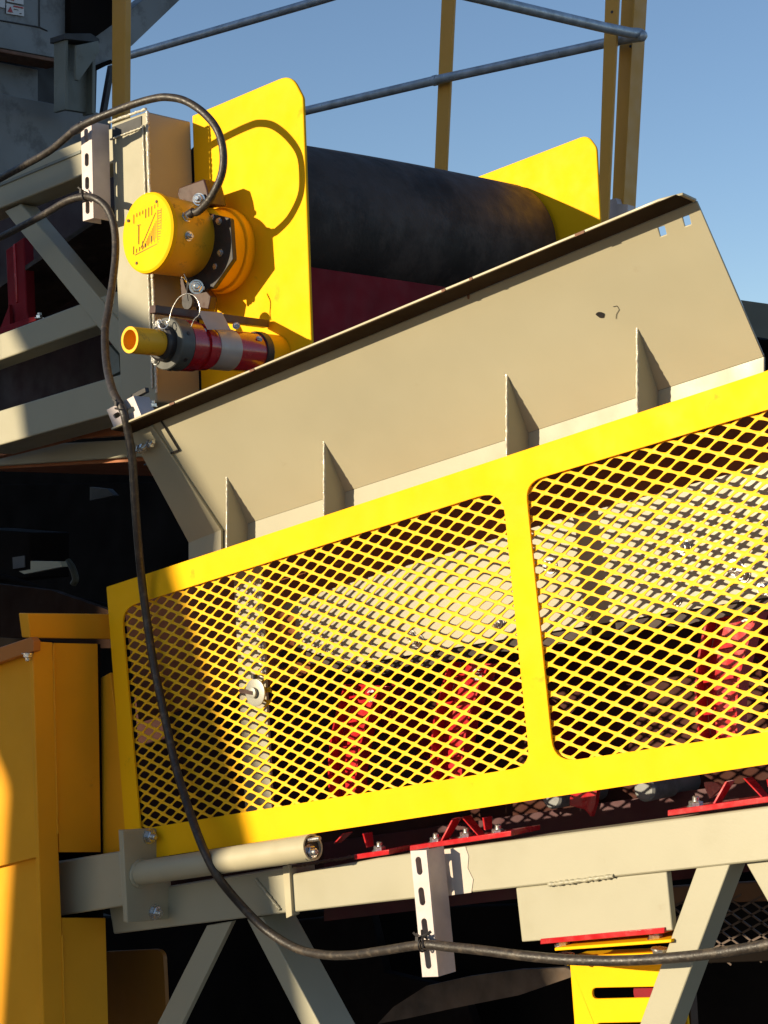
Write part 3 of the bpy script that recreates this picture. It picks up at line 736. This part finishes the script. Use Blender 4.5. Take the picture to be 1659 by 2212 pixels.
# yellow return bracket under the box
yb = thing('return_bracket', U(1330, 2060, Y=.05), 'yellow slotted return roller bracket bolted under the beige hanger box', 'bracket')
MB().prism([U(1167, 2040, Y=.03), U(1435, 2016, Y=.03), U(1435, 2016, Y=.03) + ZA * .009, U(1167, 2040, Y=.03) + ZA * .009], (0, .10, 0)).build('red_flange', RED, yb, bev=.001)
MB().prism([U(1198, 2054, Y=.025), U(1450, 2036, Y=.025), U(1450, 2036, Y=.025) + ZA * .005, U(1198, 2054, Y=.025) + ZA * .005], (0, .10, 0)).build('top_flange', YEL, yb, bev=.001)
MB().prism([U(1230, 2066, Y=.10), U(1450, 2056, Y=.10), U(1450, 2084, Y=.10), U(1231, 2088, Y=.10)], (0, .05, 0)).build('neck', YEL, yb, bev=.001)
MB().prism(polyY([(1231, 2083), (1470, 2079), (1500, 2330), (1250, 2330)], .092), (0, .006, 0),
           holes=[polyY(rounded([(1278, 2134), (1440, 2131), (1441, 2154), (1280, 2158)], 11, 6), .092), polyY(rounded([(1286, 2210), (1446, 2207), (1447, 2230), (1288, 2234)], 11, 6), .092)]).build('slotted_plate', YEL, yb, bev=.001)
for x, y in ((1216, 2044), (1417, 2032)):
    MB().bolt(U(x, y, Y=.05), ZA, .011).build('bolt', ZINC, yb, smooth=25)
    MB().bolt(U(x + 8, y + 16, Y=.05), -ZA, .011).build('bolt', ZINC, yb, smooth=25)
MB().prism(polyY([(1480, 2080), (1486, 2080), (1500, 2330), (1470, 2330)], .10), (0, .02, 0)).build('side_plate', mat('dark_brown_side', (.05, .02, .008), .6), yb)
rr_ = MB().cyl(U(1395, 2147, Y=.12), U(1395, 2147, Y=.12) + YA * .10, .024).build('return_roller', REDD)
tag(rr_, 'dark red return roller seen through the slot of the yellow bracket', 'roller')

# ================================================================== YELLOW HOUSING bottom left
YH = -.16
XH = U(80, 1830, Y=YH).x
hs = thing('engine_housing', U(80, 2000, Y=YH), 'tall mustard yellow sheet steel housing filling the bottom left corner', 'housing')
def qX(px, X): return polyX(px, X)
MB().prism(polyY([(-900, 1745), (68, 1408), (82, 1851), (-900, 2090)], YH + .004), (0, .01, 0)).build('door_panel', YELD, hs, bev=.001)
MB().prism(polyY([(-900, 2080), (80, 1846), (96, 2330), (-900, 2500)], YH + .018), (0, .01, 0)).build('lower_panel', YELD, hs, bev=.001)
c1 = [(70, 1385), (114, 1388), (127, 1841), (133, 1983), (146, 2330), (98, 2330)]
MB().prism(qX(c1, XH), (-.012, 0, 0)).build('corner_post', YELD, hs, bev=.002)
MB().prism(qX([(116, 1389), (211, 1391), (218, 1841), (128, 1841)], XH - .004), (-.006, 0, 0)).build('side_panel', YELD, hs, bev=.001)
MB().prism(qX([(133, 1983), (228, 1983), (237, 2330), (145, 2330)], XH - .004), (-.006, 0, 0)).build('side_panel', YELD, hs, bev=.001)
for (a_, b_) in (((115, 1392), (124, 1800)), ((134, 2020), (141, 2300))):
    A_, B_ = U(*a_, X=XH), U(*b_, X=XH); weld('weld_bead', A_ + XA * .0005, B_ + XA * .0005, .0022, hs, m=YELD, step=.012)
YH2 = U(219, 1600, X=XH).y
print('housing', XH, YH2)
MB().prism(polyY([(214, 1466), (238, 1453), (262, 1640), (300, 1868), (222, 1868)], max(.012, min(YH2, .03))), (0, .012, 0)).build('front_strip', YELD, hs, bev=.001)
MB().prism(qX([(59, 1325), (250, 1327), (250, 1381), (66, 1378)], XH - .03), (-.03, 0, 0)).build('hood', YELD, hs, bev=.002)
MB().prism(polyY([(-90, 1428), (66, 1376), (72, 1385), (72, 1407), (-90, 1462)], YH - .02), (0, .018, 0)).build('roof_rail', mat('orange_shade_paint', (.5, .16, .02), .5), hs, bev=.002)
MB().bolt(U(60, 1410, Y=YH - .024), -ZA, .010).build('bolt', ZINC, hs, smooth=25)
MB().prism([U(212, 1392, X=XH - .006), U(212, 1392, X=XH - .006) + Vector((-.5, 0, 0)), U(222, 2330, X=XH - .006) + Vector((-.5, 0, 0)), U(222, 2330, X=XH - .006)], (0, .006, 0)).build('back_panel', DRK, hs)
rp_ = MB().prism(polyY(rounded([(228, 2056), (352, 2050), (366, 2330), (228, 2330)], [0, 22, 0, 0]), .20), (0, .01, 0)).build('guard_plate', mat('brown_yellow_paint', (.30, .12, .012), .5))
tag(rp_, 'brownish yellow guard plate with a rounded corner under the left end of the truss', 'guard plate')

# ================================================================== CABLES
def cable(name, pts, r, label, tapes=()):
    o = MB().tube(catmull([U(x, y, Y=Y) for x, y, Y in pts], 10), r, 14).build(name, CAB, smooth=60)
    tag(o, label, 'cable', 'black cables'); return o
g_end = cpt + cn * .022
cab1 = [(-60, 420, .14), (0, 386, .13), (55, 356, .12), (110, 324, .11), (162, 281, .10), (200, 260, .10), (241, 243, .11), (286, 226, .12), (327, 214, .13), (360, 210, .14), (400, 218, .15), (441, 245, .16), (470, 282, .165), (482, 327, .17), (479, 376, .17), (457, 425, .17), (430, 455, .17)]
P1 = [U(x, y, Y=Y) for x, y, Y in cab1] + [g_end]
c1o = MB().tube(catmull(P1, 10), .0083, 14).build('cable', CAB, smooth=60)
tag(c1o, 'black cable arching over the beige column and plugged into the yellow can', 'cable', 'black cables')
ta = U(166, 279, Y=.10); tb_ = U(172, 275, Y=.10)
tp = MB().tube([U(158, 283, Y=.10), U(166, 279, Y=.10), U(176, 272, Y=.10)], [.0098, .0108, .0096], 14).build('tape_wrap', BLK, c1o)
MB().lathe(g_end - cn * .008, cn, [(0, .0095), (.014, .0090)], 16).build('strain_relief', BLK, c1o)
cab2 = [(-60, 540, .10), (0, 513, .13), (90, 466, .125), (143, 435, .12), (180, 425, .125), (204, 428, .125), (229, 447, .13), (245, 482, .13), (250, 531, .12), (246, 590, .10), (236, 658, .06), (227, 713, .03), (230, 786, -.02), (244, 845, -.08), (265, 885, -.092),
        (277, 935, -.082), (286, 996, -.072), (292, 1088, -.06), (299, 1180, -.045), (307, 1260, -.025), (316, 1330, -.018), (330, 1426, -.014), (345, 1499, -.014), (361, 1573, -.014), (379, 1654, -.018), (401, 1727, -.035), (425, 1797, -.062), (446, 1848, -.066), (473, 1897, -.055), (518, 1952, -.02), (573, 2007, .0), (637, 2047, .0), (696, 2062, -.01), (759, 2063, -.02), (831, 2053, -.035), (913, 2041, -.045), (966, 2045, -.045),
        (1043, 2053, -.05), (1145, 2066, -.05), (1247, 2074, -.045), (1349, 2075, -.03), (1450, 2069, -.02), (1552, 2058, -.02), (1659, 2040, -.02), (1800, 2010, -.02)]
c2o = MB().tube(catmull([U(*q) if False else U(q[0], q[1], Y=q[2]) for q in cab2], 8), .0082, 14).build('cable', CAB, smooth=60)
tag(c2o, 'long black cable hanging down across the mesh guard and along the lower beam', 'cable', 'black cables')
def tie(x, y, Y, ax, R_=.0105):
    c_ = U(x, y, Y=Y); m_ = MB().torus(c_, ax, R_, .0016, 20); m_.box(c_ + Vector((-.004, -.008, .010)), XA * .003, YA * .004, ZA * .004)
    m_.bar(c_ + Vector((-.004, -.008, .012)), c_ + Vector((-.012, -.012, .020)), .002, .003)
    return m_.build('cable_tie', BLK, c2o)
tie(185, 424, .125, Vector((1, 0, .2))); tie(914, 2040, -.045, Vector((1, 0, 0)), .012); tie(262, 884, -.092, Vector((.2, 0, 1)), .012)
th = MB().tube([U(911, 2010, Y=-.035), U(913, 2028, Y=-.05), U(914, 2048, Y=-.056)], .0022, 6)
th.tube([U(900, 2018, Y=-.04), U(906, 2024, Y=-.045), U(920, 2020, Y=-.045), U(931, 2012, Y=-.04)], .0025, 6).build('cable_tie', BLK, c2o)

# ================================================================== RAILINGS AND POSTS
YR = 2.5
XRL = U(1385, 76, Y=YR).x
rg = thing('handrail', U(1385, 76, Y=YR), 'galvanised round handrail with a rounded elbow, crossing the sky at the top', 'handrail')
ra = .017
A_ = U(180, 146, Y=YR); 
def rail(name, pts, r): return MB().tube([Vector(p) for p in pts], r, 18).build(name, PIPE, rg, smooth=60)
elb = U(1369, 79, Y=YR)
lo = [U(560, 264, Y=YR), U(654, 241, Y=YR), U(942, 173, Y=YR), U(1299, 95, Y=YR), U(1355, 83, Y=YR)]
YR2 = YR
cdir = None
# cross rail runs towards the camera side (-Y) at about X of the elbow
Xc = U(1380, 76, Y=YR).x
cr = [U(1362, 71, X=Xc), U(1299, 58, X=Xc), U(1046, -2, X=Xc), U(900, -36, X=Xc)]
tip = U(1388, 78, Y=YR)
path = lo[:-1] + catmull([lo[-1], U(1378, 80, Y=YR), tip, U(1380, 72, X=Xc), cr[0]], 6) + cr[1:]
rail('lower_rail', path, ra)
rail('upper_rail', [U(200, 141, Y=YR), U(290, 117, Y=YR), U(680, 4, Y=YR), U(900, -62, Y=YR)], ra)
MB().tube([U(937, 174.5, Y=YR), U(944, 173, Y=YR)], ra * 1.15, 18).build('coupling', PIPE, rg)
MB().tube([U(1326, 90, Y=YR), U(1332, 88.5, Y=YR)], ra * 1.12, 18).build('coupling', PIPE, rg)
YPO = mat('mustard_post_paint', (.62, .30, .03), .5, var=.05, dirt=.3, dcol=(.3, .14, .03), dthr=.64)
def post(px, Y, d, label, holes=()):
    o = MB().prism(polyY(px, Y), (0, d, 0)).build('post', YPO, bev=.002)
    tag(o, label, 'post', 'mustard yellow railing posts')
    for x, y in holes: MB().cyl(U(x, y, Y=Y) - YA * .001, U(x, y, Y=Y) + YA * .001, .005, 12).build('bolt_hole', BLK, o)
    return o
d1 = U(284, 60, X=U(271, 60, Y=1.2).x).y - 1.2
post([(242, -60), (271, -60), (268, 420), (241, 420)], 1.2, d1, 'mustard yellow post rising behind the beige column at the left')
post([(956, -60), (984, -60), (960, 440), (935, 440)], YR + .03, .012, 'slim mustard flat bar post behind the middle of the lower rail')
post([(1309, -60), (1338, -60), (1310, 520), (1289, 520)], YR - .06, .012, 'mustard flat bar post in front of the rail, right behind the far yellow plate', [(1322, 26), (1320, 64)])
d4 = U(1396, 60, X=U(1369, 60, Y=YR + .05).x).y - YR - .05
post([(1345, -60), (1374, -60), (1342, 520), (1318, 520)], YR + .05, d4, 'thick mustard box post behind the handrail elbow', [(1362, 100)])
eb_ = MB().prism(polyY([(1315, 432), (1330, 428), (1334, 440), (1356, 442), (1356, 520), (1315, 520)], YR + .02), (0, .04, 0)).build('end_bracket', GAL)
tag(eb_, 'small pale galvanised bracket at the foot of the right hand posts', 'bracket')

# ================================================================== TOP LEFT GREY MACHINE
XG = -2.7
gh = thing('grey_hopper', U(60, 250, X=XG), 'blue grey panelled machine body with a white warning sticker, top left', 'hopper')
def pX(name, px, X, d, m, par=gh, bev=.002): return MB().prism(polyX(px, X), (-d, 0, 0)).build(name, m, par, bev=bev)
pX('lower_panel', [(-80, 186), (207, 242), (240, 252), (240, 420), (-80, 520)], XG + .12, .02, GRY)
pX('recess_panel', [(-80, 80), (160, 110), (210, 150), (207, 260), (-80, 210)], XG - .12, .02, GRYD)
pX('recess_panel', [(-80, 120), (82, 150), (82, 226), (-80, 200)], XG - .10, .01, GRY)
pX('upper_panel', [(-80, -80), (160, -80), (158, 90), (140, 129), (-80, 88)], XG, .04, GRY)
pX('lower_flange', [(-80, 90), (140, 130), (140, 138), (-80, 98)], XG + .01, .10, RUST)
pX('door_seam', [(84.5, -80), (87, -80), (87, 60), (84.5, 60)], XG + .004, .004, BLK)
pX('door_seam', [(-80, 28), (87, 57), (104, 66), (104, 68), (86, 60), (-80, 31)], XG + .004, .004, BLK)
pX('dark_housing', [(152, -80), (262, -80), (262, 40), (206, 80), (152, 92)], XG + .03, .05, DRK)
pX('arm', [(206, 76), (250, 45), (450, -110), (520, -110), (386, 2), (286, 98), (240, 131), (206, 150)], XG - .02, .08, GRY)
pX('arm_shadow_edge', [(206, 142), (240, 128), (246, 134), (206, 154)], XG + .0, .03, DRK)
ic = thing('support_column', U(170, 150, X=XG + .3), 'grey green support column with a triangular gusset, top left', 'column')
cx_ = XG + .30
MB().prism(polyX([(141, 82), (207, 92), (205, 246), (141, 236)], cx_ - .05), (-.02, 0, 0)).build('web', GRB, ic, bev=.001)
a0 = U(141, 82, X=cx_ - .05)
MB().prism(polyX([(141, 82), (147, 83), (147, 238), (141, 236)], cx_), (-.06, 0, 0)).build('flange', GRB, ic, bev=.001)
MB().prism(polyX([(200, 92), (206, 93), (205, 246), (199, 245)], cx_ - .02), (-.05, 0, 0)).build('flange', GRB, ic, bev=.001)
MB().prism(polyX([(165, 98), (213, 88), (215, 112), (171, 174), (164, 172)], cx_ + .02), (-.01, 0, 0)).build('gusset_plate', GRB, ic, bev=.001)
MB().prism(polyX([(141, 72), (196, 72), (215, 84), (215, 92), (141, 84)], cx_ + .01), (-.08, 0, 0)).build('cap_plate', GRYD, ic, bev=.001)
MB().prism(polyX([(240, 140), (248, 142), (231, 245), (222, 243)], XG + .05), (-.02, 0, 0)).build('stay', BLK, gh)
# stickers: white with red triangle and bar
def sticker(px, label):
    o = MB().prism(polyX(px, XG + .006), (-.002, 0, 0)).build('warning_sticker', WHT, bev=0); tag(o, label, 'sticker'); return o
s1 = sticker([(14, 7), (52, 15), (52, 35), (14, 29)], 'white warning sticker with a red triangle on the grey panel')
MB().prism(polyX([(17, 25), (23, 14), (28, 27)], XG + .0085), (-.002, 0, 0)).build('red_triangle', REDS, s1)
MB().prism(polyX([(30, 11.5), (51, 15.8), (51, 18.5), (30, 14.5)], XG + .0085), (-.002, 0, 0)).build('red_bar', REDS, s1)
MB().prism(polyX([(31, 19), (40, 21), (40, 22), (31, 20)], XG + .0085), (-.002, 0, 0)).build('text_line', GRYD, s1)
MB().prism(polyX([(43, 28), (47, 29), (47, 30), (43, 29)], XG + .0085), (-.002, 0, 0)).build('text_line', GRYD, s1)
s2 = sticker([(15, -14), (51, -8), (51, 10), (15, 3)], 'white sticker cut by the top edge of the photo')
MB().prism(polyX([(20, -2), (27, -9), (31, 2)], XG + .0085), (-.002, 0, 0)).build('red_triangle', REDS, s2)
s3 = sticker([(-20, -12), (11, -6), (11, 17), (-20, 12)], 'pale grey sticker in the extreme top left corner')

# left interior: maroon pan, red idler stand
mp = MB().prism(polyY([(-80, 440), (262, 300), (262, 905), (-80, 980)], .62), (0, .02, 0)).build('belt_pan', mat('maroon_rubber', (.022, .007, .009), .7, var=.3))
tag(mp, 'very dark maroon belt pan inside the upper conveyor frame, at the left', 'belt pan')
ri = thing('idler_stand', U(40, 690, Y=.36), 'dark red idler stand on the middle chord of the frame, far left', 'idler stand')
MB().prism(polyY([(12, 540), (51, 512), (57, 672), (62, 690), (22, 706), (17, 660)], .36), (0, .03, 0)).build('upright', REDD, ri, bev=.003)
MB().prism(polyY([(27, 530), (32, 526), (37, 652), (34, 655)], .357), (0, .004, 0)).build('highlight_strip', RED, ri, bev=.001)  # brighter red strip painted as the upright's highlight line
MB().prism(polyY([(-40, 722), (62, 686), (75, 684), (78, 692), (-40, 738)], .34), (0, .05, 0)).build('base_flange', REDD, ri, bev=.001)
MB().prism(polyY([(20, 658), (22, 706), (-2, 715), (8, 690)], .345), (0, .01, 0)).build('rib', REDD, ri)
MB().bolt(U(85, 688, Y=.32), ZA, .009).build('bolt', ZINC, ri, smooth=25)

# dark body of the machine behind everything
bd = thing('machine_body', U(800, 1800, Y=1.6), 'black body of the crushing machine in deep shade behind the conveyors', 'machine')
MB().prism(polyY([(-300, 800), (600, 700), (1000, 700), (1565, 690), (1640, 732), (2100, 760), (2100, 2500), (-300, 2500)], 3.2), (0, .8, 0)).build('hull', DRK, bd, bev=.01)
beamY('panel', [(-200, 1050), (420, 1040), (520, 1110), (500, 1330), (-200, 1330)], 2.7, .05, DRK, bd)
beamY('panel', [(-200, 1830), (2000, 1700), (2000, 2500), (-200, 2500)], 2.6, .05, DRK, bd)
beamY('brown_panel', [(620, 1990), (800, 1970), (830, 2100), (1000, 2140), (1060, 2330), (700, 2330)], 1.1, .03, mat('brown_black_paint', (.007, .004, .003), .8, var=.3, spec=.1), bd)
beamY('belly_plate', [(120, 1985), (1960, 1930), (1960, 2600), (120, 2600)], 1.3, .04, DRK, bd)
gb = MB().prism(polyY([(1600, 648), (1900, 690), (1900, 770), (1632, 727)], 2.2), (0, .2, 0)).build('grey_beam', GRB); tag(gb, 'grey beam end against the sky at the right edge', 'beam')
# far dark mesh lower right
fm = thing('mesh_screen', U(1580, 2000, Y=.8), 'dark diamond mesh screen behind the truss at the lower right', 'mesh screen')
m2 = MB(); L2 = Vector((.046, 0, .003)); S2 = Vector((.0, 0, -.026)); c0 = U(1580, 2000, Y=.8)
for i in range(-14, 16):
    for j in range(-10, 12):
        if (i + j) % 2: continue
        p = c0 + L2 * (i / 2) + S2 * (j / 2); x, y = PX(p)
        if not (1440 < x < 1780 and 1940 < y < 2070): continue
        for q_ in (L2 / 2 + S2 / 2, L2 / 2 - S2 / 2): m2.bar(p, p + q_, .003, .004)
m2.build('screen', mat('bronze_mesh_paint', (.07, .038, .022), .5), fm)
beamY('bottom_rail', [(1440, 2052), (1800, 2040), (1800, 2072), (1440, 2084)], .79, .02, DRK, fm)
beamY('top_rail', [(1445, 1915), (1800, 1895), (1800, 1942), (1440, 1955)], .8, .02, mat('brown_rail_paint', (.14, .06, .02), .6), fm)
# worn rubber disc-like deflector below the channel
df = MB().prism(polyY([(815, 2212), (850, 2175), (920, 2130), (1010, 2110), (1120, 2095), (1230, 2090), (1236, 2110), (1120, 2150), (980, 2178), (880, 2200)], .55), (0, .015, 0)).build('rubber_deflector', mat('dusty_rubber', (.085, .055, .035), .8, var=.5, vscale=12), smooth=20)
tag(df, 'dusty curved rubber deflector below the pale channel', 'deflector')
# middle left clutter
mb = thing('motor_box', U(50, 1200, Y=.9), 'black motor box with a small grey nameplate, middle left edge', 'motor box')
beamY('box', [(-60, 1140), (64, 1150), (64, 1248), (-60, 1260)], .9, .15, DRK, mb, .004)
beamY('nameplate', [(27, 1204), (53, 1200), (53, 1225), (28, 1229)], .895, .004, mat('grey_plate', (.05, .05, .055), .5), mb, 0)
bp_ = MB().prism(polyY([(66, 1212), (130, 1213), (134, 1224), (52, 1240), (41, 1234), (66, 1230)], .7), (0, .02, 0)).build('beige_bracket', BEI); tag(bp_, 'small beige bracket catching light beside the black motor box', 'bracket')
hz = MB().tube(catmull([U(x, y, Y=.8) for x, y in ((-60, 1230), (40, 1255), (120, 1285), (190, 1300), (240, 1312))], 8), .008, 10).build('hose', DRK); tag(hz, 'thin black hose sagging behind the mustard housing', 'hose')
st = MB().tube(catmull([U(x, y, Y=.8) for x, y in ((146, 1212), (156, 1226), (163, 1250), (158, 1262))], 8), .010, 10).build('hose_end', mat('olive_rubber', (.05, .045, .025), .6)); tag(st, 'short olive hose end beside the beige bracket', 'hose')
pp = MB().prism(polyY([(194, 1052), (232, 1056), (246, 1070), (194, 1081)], 1.0), (0, .02, 0)).build('grey_plate', GRYD); tag(pp, 'small grey plate under the ochre beam', 'plate')
ob = MB().prism(polyY([(-60, 1255), (110, 1275), (240, 1320), (240, 1400), (-60, 1400)], .5), (0, .02, 0)).build('rust_panel', mat('rust_orange_paint', (.022, .009, .004), .8, var=.4, spec=.1)); tag(ob, 'dark rusty panel behind the top of the mustard housing', 'panel')

# ================================================================== unseen shade blockers added outside the frame to darken parts of the scene
def sunshift(p, dist): return p - SUN * dist
sh = [(60, 250, .235), (165, 330, .235), (200, 480, .245), (245, 640, .2), (345, 700, .2), (365, 960, -.02), (372, 1225, 0), (540, 1800, 0), (640, 2350, 0),
      (-30, 2350, -.16), (12, 1700, -.16), (50, 950, .21), (70, 800, .25), (-60, 560, .25), (-260, 450, .25), (-260, 250, .25)]
bo = MB().prism([(lambda q: q - SUN * (6.0 + (q.y / SUN.y)))(U(x, y, Y=Y)) for x, y, Y in sh], SUN * -.25).build('shade_blocker_band', YELD, bev=.01)  # added unseen blocker, outline drawn from the wanted shade band
tag(bo, 'curved mustard shade blocker added to the left of the camera, outside the frame', 'shade blocker')
# added wide blocker, unseen: shades the rails, posts and grey machine
pts = []
for s_, t_ in ((-1.80, -1.0), (-1.80, 2.9), (-1.70, 3.1), (-1.45, 3.3), (-1.45, 6.0), (-9, 6.0), (-9, -1.0)):
    kx, kz = SUN.x / SUN.y, SUN.z / SUN.y
    pts.append(Vector((s_ + kx * -5.0, -5.0, t_ + kz * -5.0)))
ga = MB().prism(pts, (0, -.4, 0)).build('shade_blocker_wide', GRY, bev=.01)
tag(ga, 'tall grey shade blocker added to the left of the camera, outside the frame', 'building')
